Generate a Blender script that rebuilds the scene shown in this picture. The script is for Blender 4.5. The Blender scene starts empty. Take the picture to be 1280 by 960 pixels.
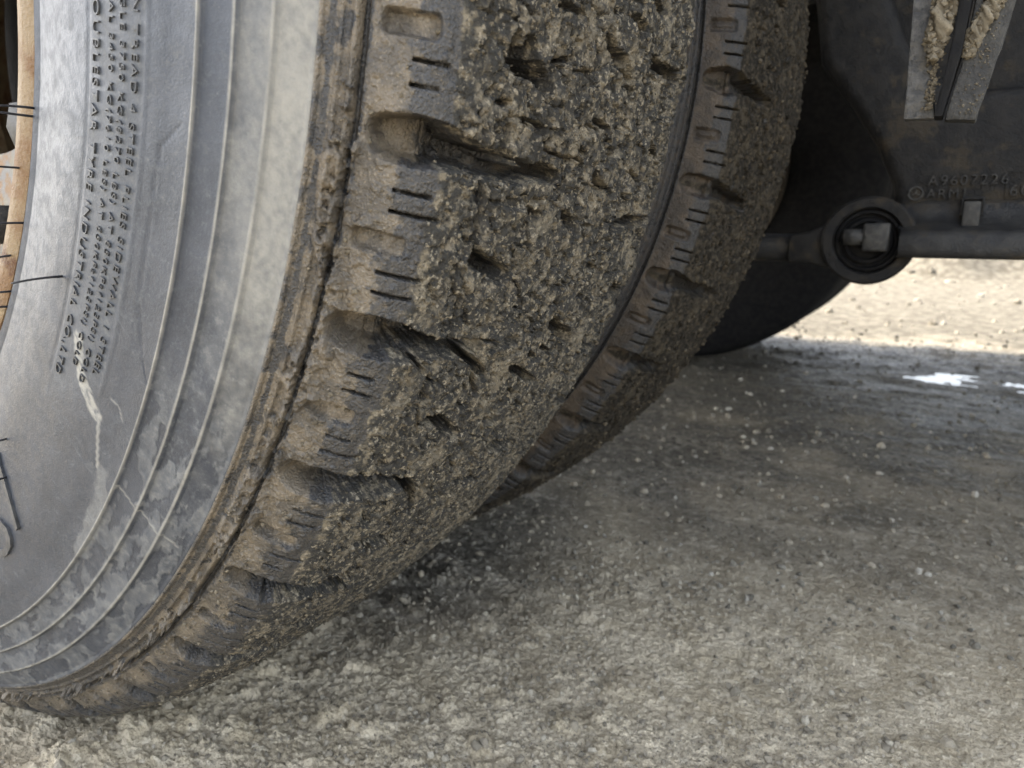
import bpy, math, random
import numpy as np
from mathutils import Vector
random.seed(4)
RNG = np.random.default_rng(7)
sc = bpy.context.scene
COL = sc.collection
D2R = math.pi / 180
R = 0.525                      # wheel centre height

# ---------------------------------------------------------------- camera
cam = bpy.data.objects.new('camera', bpy.data.cameras.new('camera'))
COL.objects.link(cam)
YAW, PITCH = -0.5379, -0.2157
CAM = Vector((0.6588, -0.1707, 0.3683))
cam.location = CAM
cam.rotation_euler = (math.pi / 2 + PITCH, 0, -YAW)
cam.data.sensor_width = 36.0
cam.data.lens = 897.4 / 1280 * 36
cam.data.clip_start = 0.01
cam.data.clip_end = 2000
cam.data.dof.use_dof = True
cam.data.dof.focus_distance = 0.345
cam.data.dof.aperture_fstop = 13.0
sc.camera = cam

# ---------------------------------------------------------------- sky and sun
SUN_EL, SUN_AZ = 42 * D2R, 279 * D2R     # azimuth clockwise from +Y: sun stands behind the truck (-X)
w = bpy.data.worlds.new('World'); sc.world = w; w.use_nodes = True
nt = w.node_tree; nt.nodes.clear()
sky = nt.nodes.new('ShaderNodeTexSky'); sky.sky_type = 'NISHITA'; sky.sun_disc = False
sky.sun_elevation = SUN_EL; sky.sun_rotation = SUN_AZ
sky.air_density = 1.0; sky.dust_density = 3.0; sky.ozone_density = 1.0
hs = nt.nodes.new('ShaderNodeHueSaturation'); hs.inputs['Saturation'].default_value = 0.40
bg = nt.nodes.new('ShaderNodeBackground'); bg.inputs['Strength'].default_value = 0.15
wo = nt.nodes.new('ShaderNodeOutputWorld')
nt.links.new(sky.outputs[0], hs.inputs['Color']); nt.links.new(hs.outputs[0], bg.inputs['Color']); nt.links.new(bg.outputs[0], wo.inputs['Surface'])
sun = bpy.data.objects.new('sun', bpy.data.lights.new('sun', 'SUN')); COL.objects.link(sun)
sun.data.energy = 2.0; sun.data.angle = 0.5 * D2R; sun.data.color = (1.0, 0.95, 0.87)
sdir = Vector((math.sin(SUN_AZ) * math.cos(SUN_EL), math.cos(SUN_AZ) * math.cos(SUN_EL), math.sin(SUN_EL)))
sun.rotation_euler = sdir.to_track_quat('Z', 'Y').to_euler()
sc.view_settings.view_transform = 'Standard'; sc.view_settings.look = 'None'
sc.view_settings.gamma = 1.0; sc.view_settings.exposure = 3.0
sc.cycles.max_bounces = 8

# ---------------------------------------------------------------- noise helpers (numpy)
_P = np.random.default_rng(11).permutation(4096)
def _h(ix, iy, seed):
    return _P[(_P[(ix + seed * 131) & 4095] + iy) & 4095]
def perlin(x, y, seed=0):
    x0 = np.floor(x).astype(np.int64); y0 = np.floor(y).astype(np.int64)
    fx = x - x0; fy = y - y0
    u = fx * fx * fx * (fx * (fx * 6 - 15) + 10); v = fy * fy * fy * (fy * (fy * 6 - 15) + 10)
    def g(ix, iy, dx, dy):
        a = _h(ix, iy, seed) * (2 * math.pi / 4096)
        return np.cos(a) * dx + np.sin(a) * dy
    n00 = g(x0, y0, fx, fy); n10 = g(x0 + 1, y0, fx - 1, fy)
    n01 = g(x0, y0 + 1, fx, fy - 1); n11 = g(x0 + 1, y0 + 1, fx - 1, fy - 1)
    return 1.5 * ((n00 * (1 - u) + n10 * u) * (1 - v) + (n01 * (1 - u) + n11 * u) * v)
def fbm(x, y, seed=0, octv=4, gain=.5):
    o = 0; a = 1; t = 0
    for k in range(octv):
        o = o + a * perlin(x * 2 ** k, y * 2 ** k, seed + k); t += a; a *= gain
    return o / t
def worley(x, y, seed=0):
    x0 = np.floor(x).astype(np.int64); y0 = np.floor(y).astype(np.int64)
    f1 = np.full(x.shape, 9.); f2 = np.full(x.shape, 9.); cid = np.zeros(x.shape)
    for i in (-1, 0, 1):
        for j in (-1, 0, 1):
            h = _h(x0 + i, y0 + j, seed); h2 = _P[h]
            d = np.hypot(x0 + i + h / 4096. - x, y0 + j + h2 / 4096. - y)
            m = d < f1
            f2 = np.where(m, f1, np.minimum(f2, d)); cid = np.where(m, _P[h2] / 4096., cid); f1 = np.where(m, d, f1)
    return f1, f2, cid
def sm(a, b, x):
    t = np.clip((x - a) / (b - a), 0, 1); return t * t * (3 - 2 * t)
def seg_dist(u, v, pts):
    d = np.full(u.shape, 1e9)
    for (ax, ay), (bx, by) in zip(pts[:-1], pts[1:]):
        dx, dy = bx - ax, by - ay
        t = np.clip(((u - ax) * dx + (v - ay) * dy) / (dx * dx + dy * dy + 1e-9), 0, 1)
        d = np.minimum(d, np.hypot(u - ax - t * dx, v - ay - t * dy))
    return d

# ---------------------------------------------------------------- object helpers
def tag(o, label=None, cat=None, group=None, kind=None):
    if label: o['label'] = label
    if cat: o['category'] = cat
    if group: o['group'] = group
    if kind: o['kind'] = kind
    return o
def empty(name, loc=(0, 0, 0), label=None, cat=None, group=None):
    o = bpy.data.objects.new(name, None); COL.objects.link(o); o.location = loc
    return tag(o, label, cat, group)
def link(name, me, mat=None, parent=None):
    o = bpy.data.objects.new(name, me); COL.objects.link(o)
    if mat and not len(me.materials): me.materials.append(mat)
    if parent:
        o.parent = parent
    return o
def np_mesh(name, V, F, normals=None, attrs=None, smooth=True):
    V = np.ascontiguousarray(V, dtype=np.float32); F = np.ascontiguousarray(F, dtype=np.int32)
    n = F.shape[1]
    me = bpy.data.meshes.new(name)
    me.vertices.add(len(V)); me.vertices.foreach_set('co', V.ravel())
    me.loops.add(F.size); me.loops.foreach_set('vertex_index', F.ravel())
    me.polygons.add(len(F)); me.polygons.foreach_set('loop_start', np.arange(0, F.size, n, dtype=np.int32))
    me.polygons.foreach_set('use_smooth', np.full(len(F), smooth))
    me.update(calc_edges=True)
    for k, a in (attrs or {}).items():
        at = me.attributes.new(k, 'FLOAT', 'POINT'); at.data.foreach_set('value', np.ascontiguousarray(a, dtype=np.float32))
    if normals is not None:
        me.normals_split_custom_set_from_vertices(normals)
    return me
def grid_faces(nr, nc):
    i = np.arange(nr * nc).reshape(nr, nc)
    return np.stack([i[:-1, :-1], i[:-1, 1:], i[1:, 1:], i[1:, :-1]], -1).reshape(-1, 4)
def grid_normals(P):
    a = np.gradient(P, axis=0); b = np.gradient(P, axis=1)
    n = np.cross(b, a); n /= np.linalg.norm(n, axis=-1, keepdims=True) + 1e-12
    return n
def sub_mesh(name, P, N, A, F, sel, flip=False):
    f = F[sel]; u, inv = np.unique(f, return_inverse=True)
    f = inv.reshape(f.shape)
    if flip: f = f[:, ::-1]
    return np_mesh(name, P.reshape(-1, 3)[u], f, None if N is None else N.reshape(-1, 3)[u], {k: a.ravel()[u] for k, a in A.items()})
def poly_mesh(name, verts, faces, smooth=False):
    me = bpy.data.meshes.new(name); me.from_pydata(verts, [], faces); me.update()
    if smooth: me.polygons.foreach_set('use_smooth', np.ones(len(me.polygons), bool))
    return me
import bmesh
def bevelled(me, wd=.002, seg=2, ang=.6):
    bm = bmesh.new(); bm.from_mesh(me)
    bmesh.ops.recalc_face_normals(bm, faces=bm.faces)
    es = [e for e in bm.edges if len(e.link_faces) == 2 and e.calc_face_angle(0) > ang]
    bmesh.ops.bevel(bm, geom=es, offset=wd, segments=seg, affect='EDGES', profile=.6)
    bm.to_mesh(me); bm.free()
    me.polygons.foreach_set('use_smooth', np.ones(len(me.polygons), bool))
    try:
        me.set_sharp_from_angle(angle=.7)
    except Exception: pass
    return me
def prism_y(name, pts, y0, y1, bev=.003):
    """outline in (x, z) extruded from y0 to y1"""
    n = len(pts)
    v = [(x, y0, z) for x, z in pts] + [(x, y1, z) for x, z in pts]
    f = [list(range(n)), list(range(2 * n - 1, n - 1, -1))] + [[i, i + n, (i + 1) % n + n, (i + 1) % n] for i in range(n)]
    return bevelled(poly_mesh(name, v, f), bev)
def box(name, a, b, bev=.003):
    return prism_y(name, [(a[0], a[2]), (b[0], a[2]), (b[0], b[2]), (a[0], b[2])], a[1], b[1], bev)
def tube(name, pts, rad, n=8, caps=True):
    pts = np.array(pts, float); V = []; F = []
    rad = np.broadcast_to(rad, (len(pts),))
    for i, p in enumerate(pts):
        t = pts[min(i + 1, len(pts) - 1)] - pts[max(i - 1, 0)]; t /= np.linalg.norm(t)
        a = np.cross(t, [0, 0, 1.]);
        if np.linalg.norm(a) < .05: a = np.cross(t, [1., 0, 0])
        a /= np.linalg.norm(a); b = np.cross(t, a)
        for k in range(n):
            q = 2 * math.pi * k / n; V.append(p + rad[i] * (a * math.cos(q) + b * math.sin(q)))
    for i in range(len(pts) - 1):
        for k in range(n): F.append([i * n + k, i * n + (k + 1) % n, (i + 1) * n + (k + 1) % n, (i + 1) * n + k])
    if caps: F += [list(range(n))[::-1], list(range((len(pts) - 1) * n, len(pts) * n))]
    return poly_mesh(name, [tuple(v) for v in V], F, True)
def lathe_y(name, prof, n=96, cx=0., cz=0., closed=False, th0=0., th1=2 * math.pi):
    """(r, y) profile turned about a Y axis through (cx, cz)"""
    pr = np.array(prof, float); full = abs(th1 - th0 - 2 * math.pi) < 1e-6
    th = np.linspace(th0, th1, n, endpoint=not full)
    P = np.stack([cx + pr[:, None, 0] * np.cos(th), np.repeat(pr[:, 1:2], len(th), 1), cz + pr[:, None, 0] * np.sin(th)], -1)
    nr, nc = P.shape[:2]; i = np.arange(nr * nc).reshape(nr, nc)
    if full: i = np.concatenate([i, i[:, :1]], 1)
    if closed: i = np.concatenate([i, i[:1]], 0)
    F = np.stack([i[:-1, :-1], i[:-1, 1:], i[1:, 1:], i[1:, :-1]], -1).reshape(-1, 4)
    me = np_mesh(name, P.reshape(-1, 3), F)
    me.set_sharp_from_angle(angle=.55)
    return me
# icosphere template for crumbs and stones
def _ico(sub):
    bm = bmesh.new(); bmesh.ops.create_icosphere(bm, subdivisions=sub, radius=1)
    v = np.array([x.co[:] for x in bm.verts]); f = np.array([[x.index for x in q.verts] for q in bm.faces]); bm.free(); return v, f
ICO1, ICO2 = _ico(1), _ico(2)
def crumbs_mesh(name, pos, rad, squash=None, ico=ICO1, jit=.32, smooth=False, attrs=None):
    v, f = ico; n = len(pos)
    k = RNG.uniform(1 - jit, 1 + jit, (n, len(v), 1)) * v[None]
    # random rotation through a random orthonormal frame
    q = RNG.normal(size=(n, 4)); q /= np.linalg.norm(q, axis=1, keepdims=True)
    a, b, c, d = q.T
    M = np.stack([np.stack([1 - 2 * (c * c + d * d), 2 * (b * c - a * d), 2 * (b * d + a * c)], -1),
                  np.stack([2 * (b * c + a * d), 1 - 2 * (b * b + d * d), 2 * (c * d - a * b)], -1),
                  np.stack([2 * (b * d - a * c), 2 * (c * d + a * b), 1 - 2 * (b * b + c * c)], -1)], 1)
    k = k * RNG.uniform(.65, 1.25, (n, 1, 3))
    k = np.einsum('nij,nvj->nvi', M, k) * np.asarray(rad)[:, None, None]
    if squash is not None: k[:, :, 2] *= squash
    V = (k + np.asarray(pos)[:, None]).reshape(-1, 3)
    F = (f[None] + (np.arange(n) * len(v))[:, None, None]).reshape(-1, 3)
    tone = np.repeat(RNG.uniform(0, 1, n), len(v))
    return np_mesh(name, V, F, None, {'tone': tone, **({k2: np.repeat(a2, len(v)) for k2, a2 in (attrs or {}).items()})}, smooth)

# ---------------------------------------------------------------- materials
class NT:
    def __init__(s, name, k=.68):
        s.k = k; s.m = bpy.data.materials.new(name); s.m.use_nodes = True; s.t = s.m.node_tree
        s.b = s.t.nodes['Principled BSDF']; s.co = s.t.nodes.new('ShaderNodeTexCoord').outputs['Object']
    def n(s, ty, **kw):
        o = s.t.nodes.new(ty)
        for k, v in kw.items(): setattr(o, k, v)
        return o
    def put(s, sock, v):
        if hasattr(v, 'is_linked') or isinstance(v, bpy.types.NodeSocket): s.t.links.new(v, sock)
        else: sock.default_value = v
    def attr(s, name):
        return s.n('ShaderNodeAttribute', attribute_name=name).outputs['Fac']
    def noise(s, scale, detail=4, rough=.55, dist=0., co=None):
        o = s.n('ShaderNodeTexNoise'); o.inputs['Scale'].default_value = scale; o.inputs['Detail'].default_value = detail
        o.inputs['Roughness'].default_value = rough; o.inputs['Distortion'].default_value = dist
        s.t.links.new(co or s.co, o.inputs['Vector']); return o.outputs['Fac']
    def vor(s, scale, feat='F1', out='Distance', co=None):
        o = s.n('ShaderNodeTexVoronoi', feature=feat); o.inputs['Scale'].default_value = scale
        s.t.links.new(co or s.co, o.inputs['Vector']); return o.outputs[out]
    def ramp(s, f, a, b, c0=0., c1=1.):
        o = s.n('ShaderNodeMapRange', interpolation_type='SMOOTHSTEP')
        s.put(o.inputs['Value'], f); o.inputs['From Min'].default_value = a; o.inputs['From Max'].default_value = b
        o.inputs['To Min'].default_value = c0; o.inputs['To Max'].default_value = c1; return o.outputs[0]
    def mix(s, f, a, b):
        o = s.n('ShaderNodeMix', data_type='RGBA'); s.put(o.inputs[0], f)
        for i, v in ((6, a), (7, b)):
            s.put(o.inputs[i], v if not isinstance(v, tuple) else (*[q * s.k for q in v], 1))
        return o.outputs[2]
    def mul(s, f, a, b):
        c = s.mix(f, a, b); c.node.blend_type = 'MULTIPLY'; return c
    def mixf(s, f, a, b):
        o = s.n('ShaderNodeMix', data_type='FLOAT'); s.put(o.inputs[0], f); s.put(o.inputs[2], a); s.put(o.inputs[3], b); return o.outputs[0]
    def math(s, op, a, b=0.):
        o = s.n('ShaderNodeMath', operation=op); s.put(o.inputs[0], a); s.put(o.inputs[1], b); return o.outputs[0]
    def bump(s, h, dist, strength=1., prev=None):
        o = s.n('ShaderNodeBump'); o.inputs['Distance'].default_value = dist; o.inputs['Strength'].default_value = strength
        s.put(o.inputs['Height'], h)
        if prev: s.t.links.new(prev, o.inputs['Normal'])
        return o.outputs[0]
    def done(s, color=None, rough=None, normal=None, metal=None, spec=None):
        for k, v in (('Base Color', color), ('Roughness', rough), ('Normal', normal), ('Metallic', metal), ('Specular IOR Level', spec)):
            if v is not None: s.put(s.b.inputs[k], v if not isinstance(v, tuple) else (*v, 1))
        return s.m

def tread_material(name, dirty):
    t = NT(name)
    crust, mud = t.attr('crust'), t.attr('mud')
    n1, n2, n3 = t.noise(60, 5, .6), t.noise(220, 4, .6), t.noise(900, 3, .6)
    grit = t.vor(650)
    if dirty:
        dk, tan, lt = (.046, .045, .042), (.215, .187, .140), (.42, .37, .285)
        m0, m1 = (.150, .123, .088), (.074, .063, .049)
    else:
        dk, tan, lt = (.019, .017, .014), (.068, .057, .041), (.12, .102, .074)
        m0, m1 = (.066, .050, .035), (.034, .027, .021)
    c = t.mix(t.ramp(n2, .46, .66), dk, tan)
    c = t.mix(t.ramp(n1, .52, .66, 0, .85), c, tan)
    c = t.mix(t.ramp(n1, .46, .36, 0, .75), c, dk)
    c = t.mix(t.ramp(t.noise(420, 3, .6), .56, .66, 0, .6), c, lt)
    c = t.mix(t.ramp(n3, .52, .66, 0, .7), c, dk)
    m = t.mix(t.ramp(n1, .42, .58), m0, m1)
    m = t.mix(t.ramp(n2, .56, .66, 0, .6), m, m1)
    m = t.mix(t.ramp(n3, .55, .7, 0, .35), m, lt)
    rub = t.mix(t.ramp(n2, .45, .7, 0, .6), (.030, .030, .031), (.075, .067, .056))
    rub = t.mix(t.ramp(n3, .56, .68, 0, .6), rub, m0)
    mud = t.ramp(t.math('ADD', mud, t.math('MULTIPLY', t.math('SUBTRACT', n2, .5), 1.1)), .32, .62)
    col = t.mix(mud, rub, m)
    cr2 = t.ramp(t.math('ADD', crust, t.math('MULTIPLY', t.math('SUBTRACT', n2, .5), .9)), .35, .65)
    col = t.mix(cr2, col, c)
    ro = t.mixf(mud, .24, .29)
    ro = t.mixf(t.ramp(n2, .35, .6), ro, t.math('ADD', ro, .18))
    ro = t.mixf(crust, ro, .82)
    nb = t.bump(n2, .0012, .8); nb = t.bump(n3, .0011, 1., nb); nb = t.bump(grit, .0005, .5, nb)
    return t.done(col, ro, nb, spec=t.mixf(cr2, .5 if dirty else .3, .10))

def sidewall_material():
    t = NT('sidewall_rubber')
    dust, pale = t.attr('dust'), t.attr('pale')
    n1, n2, n3 = t.noise(30, 5, .6), t.noise(170, 5, .6), t.noise(1100, 3, .6)
    mp = t.n('ShaderNodeMapping'); mp.inputs['Scale'].default_value = (1.0, 1.0, .09); mp.inputs['Rotation'].default_value = (0, .25, 0)
    t.t.links.new(t.co, mp.inputs['Vector'])
    st = t.noise(260, 3, .5, 0, mp.outputs[0])
    rub = t.mix(t.ramp(n1, .35, .68), (.030, .036, .048), (.048, .055, .070))
    film = t.mix(t.ramp(n2, .35, .7), (.084, .093, .107), (.155, .158, .157))
    d = t.math('ADD', dust, t.ramp(n2, .45, .72, -.05, .10)); d = t.math('ADD', d, t.ramp(t.noise(620, 4, .65), .42, .66, -.09, .16))
    d = t.math('ADD', d, t.ramp(st, .70, .76, 0, .14))
    d = t.math('ADD', d, t.ramp(t.vor(210), .13, .05, 0, .35))
    d = t.ramp(d, 0, 1)
    col = t.mix(d, rub, film)
    col = t.mix(pale, col, t.mix(n3, (.36, .345, .295), (.54, .515, .45)))
    ro = t.mixf(d, .43, .78); ro = t.mixf(t.ramp(n2, .4, .65), ro, t.math('ADD', ro, .1))
    nb = t.bump(n3, .0003, .6); nb = t.bump(n2, .0008, .45, nb)
    return t.done(col, ro, nb, spec=.26)

def simple(name, c0, c1, scale=80, ro=(.5, .7), bump=.0006, metal=0., spots=None, fine=600, spec=.3):
    t = NT(name); n1 = t.noise(scale, 5, .6); n2 = t.noise(fine, 3, .6)
    c = t.mix(t.ramp(n1, .38, .64), c0, c1)
    if spots: c = t.mix(t.ramp(t.noise(scale * .45, 6, .7), .52, .62), c, spots)
    nb = t.bump(n1, bump * 2, .7); nb = t.bump(n2, bump, .8, nb)
    return t.done(c, t.mixf(n1, ro[0], ro[1]), nb, metal, spec)
def crumb_material(name, a, b, cc):
    t = NT(name); tone = t.attr('tone'); n3 = t.noise(900, 3, .6)
    c = t.mix(t.ramp(tone, .1, .6), a, b); c = t.mix(t.ramp(tone, .75, 1.), c, cc)
    c = t.mix(t.ramp(n3, .5, .68, 0, .6), c, a)
    return t.done(c, .9, t.bump(n3, .0006, .8), spec=.1)
VOIDS=[
 ([(-10.0, 309.7), (-10.7, 314.0), (-10.8, 324.0), (-11.3, 333.9)], 4.5, 11),
 ([(-10.2, 319.7), (-10.7, 318.3)], 6, 9),
 ([(-10.1, 339.5), (-9.9, 347.9)], 1.2, 5),
 ([(-8.5, 375.8), (-8.9, 384.2), (-9.1, 395.4)], 3.5, 7),
 ([(-9.4, 392.6), (-9.7, 409.4)], 1.0, 4),
 ([(-8.4, 431.8), (-8.4, 456.9), (-8.3, 484.0)], 4, 9),
 ([(-12.4, 306.8), (-12.3, 311.1)], 2, 6),
 ([(-12.8, 319.7), (-13.0, 326.9)], 1.2, 5),
 ([(-12.5, 454.1), (-13.3, 472.5)], 3, 7),
 ([(-13.5, 370.3), (-13.7, 375.8)], 1.2, 4),
 ([(-14.6, 294.0), (-14.9, 304.0), (-15.1, 322.6), (-14.8, 336.7), (-14.9, 356.3)], 3.6, 11),
 ([(-16.5, 336.7), (-16.7, 347.9)], 1.2, 6),
 ([(-16.7, 370.3), (-17.2, 381.4), (-17.5, 381.4)], 3, 8),
 ([(-14.6, 389.8), (-15.2, 401.0)], 3, 6),
 ([(-17.3, 426.2), (-17.0, 451.3), (-17.1, 485.4)], 3.6, 9),
 ([(-18.9, 311.1), (-19.2, 321.2), (-19.7, 333.9)], 4.2, 12),
 ([(-17.2, 339.5), (-17.9, 342.3), (-18.4, 336.7), (-19.2, 336.7)], 1.3, 7),
 ([(-21.3, 463.9), (-22.2, 491.1)], 4, 10),
 ([(-23.7, 295.4), (-23.2, 305.4), (-23.2, 316.9), (-24.4, 333.9), (-25.4, 347.9)], 2.4, 10),
 ([(-24.4, 333.9), (-25.2, 336.7), (-26.4, 345.1)], 1.8, 8),
 ([(-23.8, 342.3), (-23.4, 350.7), (-23.4, 361.9)], 3, 6),
 ([(-22.7, 392.6), (-23.2, 403.8), (-24.3, 423.4)], 4, 12),
 ([(-25.9, 459.7), (-26.3, 492.6)], 4, 8),
 ([(-24.3, 392.6), (-25.1, 409.4)], 1.4, 5),
 ([(-24.4, 378.6), (-24.8, 387.0)], 1.2, 4),
 ([(-25.3, 370.3), (-25.9, 384.2), (-26.7, 398.2)], 2.6, 8),
 ([(-29.9, 462.5), (-31.4, 494.0)], 3, 8),
 ([(-27.5, 451.3), (-27.8, 456.9)], 1.5, 5),
 ([(-26.9, 378.6), (-27.4, 384.2)], 1.6, 5),
 ([(-28.1, 392.6), (-28.5, 398.2)], 1.4, 4),
 ([(-28.7, 367.5), (-29.1, 375.8)], 1.8, 6),
 ([(-34.1, 454.1), (-34.0, 468.2)], 1.6, 5),
 ([(-27.5, 315.4), (-27.6, 324.0), (-28.1, 331.1), (-29.0, 342.3)], 3.6, 12),
 ([(-25.0, 305.4), (-25.3, 314.0)], 1.8, 7),
 ([(-25.3, 305.4), (-26.0, 306.8)], 2, 8),
 ([(-27.0, 336.7), (-27.2, 345.1)], 1.2, 6),
 ([(-31.5, 392.6), (-32.6, 423.4)], 4.5, 12),
 ([(-33.7, 367.5), (-34.4, 395.4)], 2.2, 6),
 ([(-32.2, 359.1), (-32.2, 367.5)], 1.6, 5),
 ([(-30.9, 289.2), (-31.1, 304.0), (-31.9, 324.0), (-32.9, 333.9), (-34.7, 342.3)], 3.4, 11),
 ([(-36.3, 315.4), (-37.2, 339.5)], 3.6, 11),
 ([(-34.5, 308.3), (-33.8, 306.8), (-34.0, 316.9)], 1.5, 6),
 ([(-41.0, 361.9), (-41.6, 375.8)], 1.8, 5),
 ([(-40.4, 311.1), (-42.1, 339.5)], 2.8, 8),
 ([(-40.6, 279.3), (-40.4, 285.7), (-40.8, 306.8)], 4, 11),
 ([(-40.8, 311.1), (-42.2, 339.5)], 3, 10),
 ([(-45.2, 315.4), (-47.5, 345.1)], 2.6, 8),
 ([(-15.3, 304.0), (-16.2, 306.8), (-17.6, 308.3), (-18.8, 309.7)], 0.9, 4),
 ([(-20.7, 308.3), (-21.6, 308.3), (-22.3, 308.3)], 1.0, 5),
 ([(-23.7, 295.4), (-24.6, 302.5)], 1.0, 5),
 ([(-5.6, 426.2), (-5.8, 442.9)], 3, 8),
 ([(-7.0, 395.4), (-7.0, 409.4), (-7.1, 415.0)], 2, 6),
 ([(-8.0, 333.9), (-8.0, 345.1)], 2, 6),
 ([(-12.0, 378.6), (-12.3, 392.6)], 1.2, 4),
 ([(-14.1, 434.5), (-14.6, 448.5)], 2, 6),
 ([(-19.4, 412.2), (-19.8, 426.2)], 1.5, 5),
 ([(-21.3, 412.2), (-21.6, 423.4)], 1.5, 5),
 ([(-41.9, 459.7), (-40.9, 456.9)], 2.5, 6),
 ([(-39.6, 392.6), (-40.1, 406.6)], 2, 5),
]

M_TREAD = tread_material('muddy_tread', True)
M_TREAD2 = tread_material('dark_tread', False)  # darker copy of the muddy tread, for the inner wheel
M_SIDE = sidewall_material()
M_LETTER = simple('letter_rubber', (.045, .047, .051), (.075, .077, .080), 200, (.45, .6), .0003)
M_HAIR = simple('hair_rubber', (.03, .03, .033), (.05, .05, .055), 200, (.4, .5), .0001)
M_RUBBER = simple('dark_rubber', (.010, .010, .011), (.018, .0175, .017), 90, (.8, .95), .0006, spec=.05)
M_RIM = simple('rusty_rim_paint', (.24, .175, .10), (.17, .095, .042), 55, (.55, .75), .0009, 0, (.09, .036, .013))
M_RIMD = simple('rim_dirt', (.03, .026, .021), (.10, .083, .062), 220, (.7, .9), .0015)
M_DISC = simple('rim_disc_paint', (.21, .205, .195), (.26, .23, .17), 60, (.45, .65), .0005, 0, (.25, .15, .07))
M_CAST = simple('cast_iron', (.010, .010, .0105), (.019, .018, .017), 60, (.36, .6), .0014, 0, (.034, .028, .020), spec=.14)
M_BEAM = simple('worn_beam_iron', (.018, .018, .0185), (.034, .033, .031), 60, (.36, .55), .0014, 0, (.045, .038, .029), spec=.25)
M_STEEL = simple('worn_steel', (.032, .032, .032), (.062, .060, .055), 120, (.45, .6), .0009, .0, spec=.2)
M_GALV = simple('galvanised_dusty', (.050, .051, .054), (.12, .118, .113), 180, (.4, .65), .0012, .0, (.10, .095, .085))
M_DARK = simple('underbody_paint', (.008, .008, .009), (.014, .0135, .013), 40, (.6, .8), .0005, spec=.12)
M_BODY = simple('body_paint', (.35, .36, .37), (.45, .45, .45), 10, (.4, .5), .0002)
M_CRUMB = crumb_material('mud_crumbs', (.05, .047, .041), (.13, .11, .08), (.26, .225, .165))
M_CRUMB2 = crumb_material('dark_crumbs', (.025, .022, .018), (.065, .053, .037), (.12, .10, .072))  # darker crumb tones for the inner wheel
M_CLAY = crumb_material('wet_clay', (.11, .094, .069), (.18, .155, .114), (.25, .218, .165))
M_GRAVEL = crumb_material('gravel', (.20, .178, .14), (.34, .30, .232), (.44, .40, .32))

# ================================================================ tyre profile (r, y), y = 0 at the outer bulge
PROF = np.array([(.292, .060), (.298, .033), (.3045, .0195), (.318, .0128), (.33, .0092), (.36, .0022), (.40, .0), (.42, .0015), (.4376, .005),
                 (.4516, .009), (.4659, .0128), (.4792, .0188), (.4902, .029), (.505, .035), (.515, .043), (.5205, .056), (.5255, .09),
                 (.529, .157), (.5255, .224), (.5205, .258), (.515, .271), (.505, .279), (.4902, .285)])
# arc length, with the shoulder groove kept at 251.1 mm as in the measured layout
_pf = []
for a, b in zip(PROF[:-1], PROF[1:]):
    _pf.append(a + (b - a) * np.linspace(0, 1, 30, endpoint=False)[:, None])
_pf = np.vstack(_pf + [PROF[-1:]])
for _ in range(60):                                      # round the corners of the control polygon a little
    _pf[1:-1] = (_pf[:-2] + 2 * _pf[1:-1] + _pf[2:]) / 4
_S = np.r_[0, np.cumsum(np.hypot(*np.diff(_pf, axis=0).T))]
_S += .2511 - _S[np.argmin(np.hypot(_pf[:, 0] - .4902, _pf[:, 1] - .029))]
_tg = np.gradient(_pf, axis=0); _tg /= np.linalg.norm(_tg, axis=1, keepdims=True)
def prof_at(s):
    r = np.interp(s, _S, _pf[:, 0]); y = np.interp(s, _S, _pf[:, 1])
    tr = np.interp(s, _S, _tg[:, 0]); ty = np.interp(s, _S, _tg[:, 1]); l = np.hypot(tr, ty)
    return r, y, ty / l, -tr / l                        # outward normal (nr, ny)
def surf(th, s, h, y0):
    r, y, nr, ny = prof_at(s)
    rr = r + nr * h; yy = y + ny * h + y0
    return np.stack([rr * np.cos(th), yy, R + rr * np.sin(th)], -1)

PITCH_DEG, SLOT0 = 8.47, -14.5
SIPES = (2.0, 2.85, 5.5, 6.4)
def theta_columns(spans, lo, hi):
    """columns in degrees; extra pairs of columns make each sipe a sharp slit"""
    c = []
    for a, b, st in spans: c.append(np.arange(a, b, st))
    c = np.concatenate(c)
    k = np.arange(-14, 14)
    sp = (SLOT0 - PITCH_DEG * k[:, None] - np.array(SIPES)[None]).ravel()
    sp = sp[(sp > lo) & (sp < hi)]
    for s_ in sp: c = c[abs(c - s_) > .14]
    return np.sort(np.concatenate([c] + [sp + d for d in (-.085, -.045, .045, .085)]))

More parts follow.
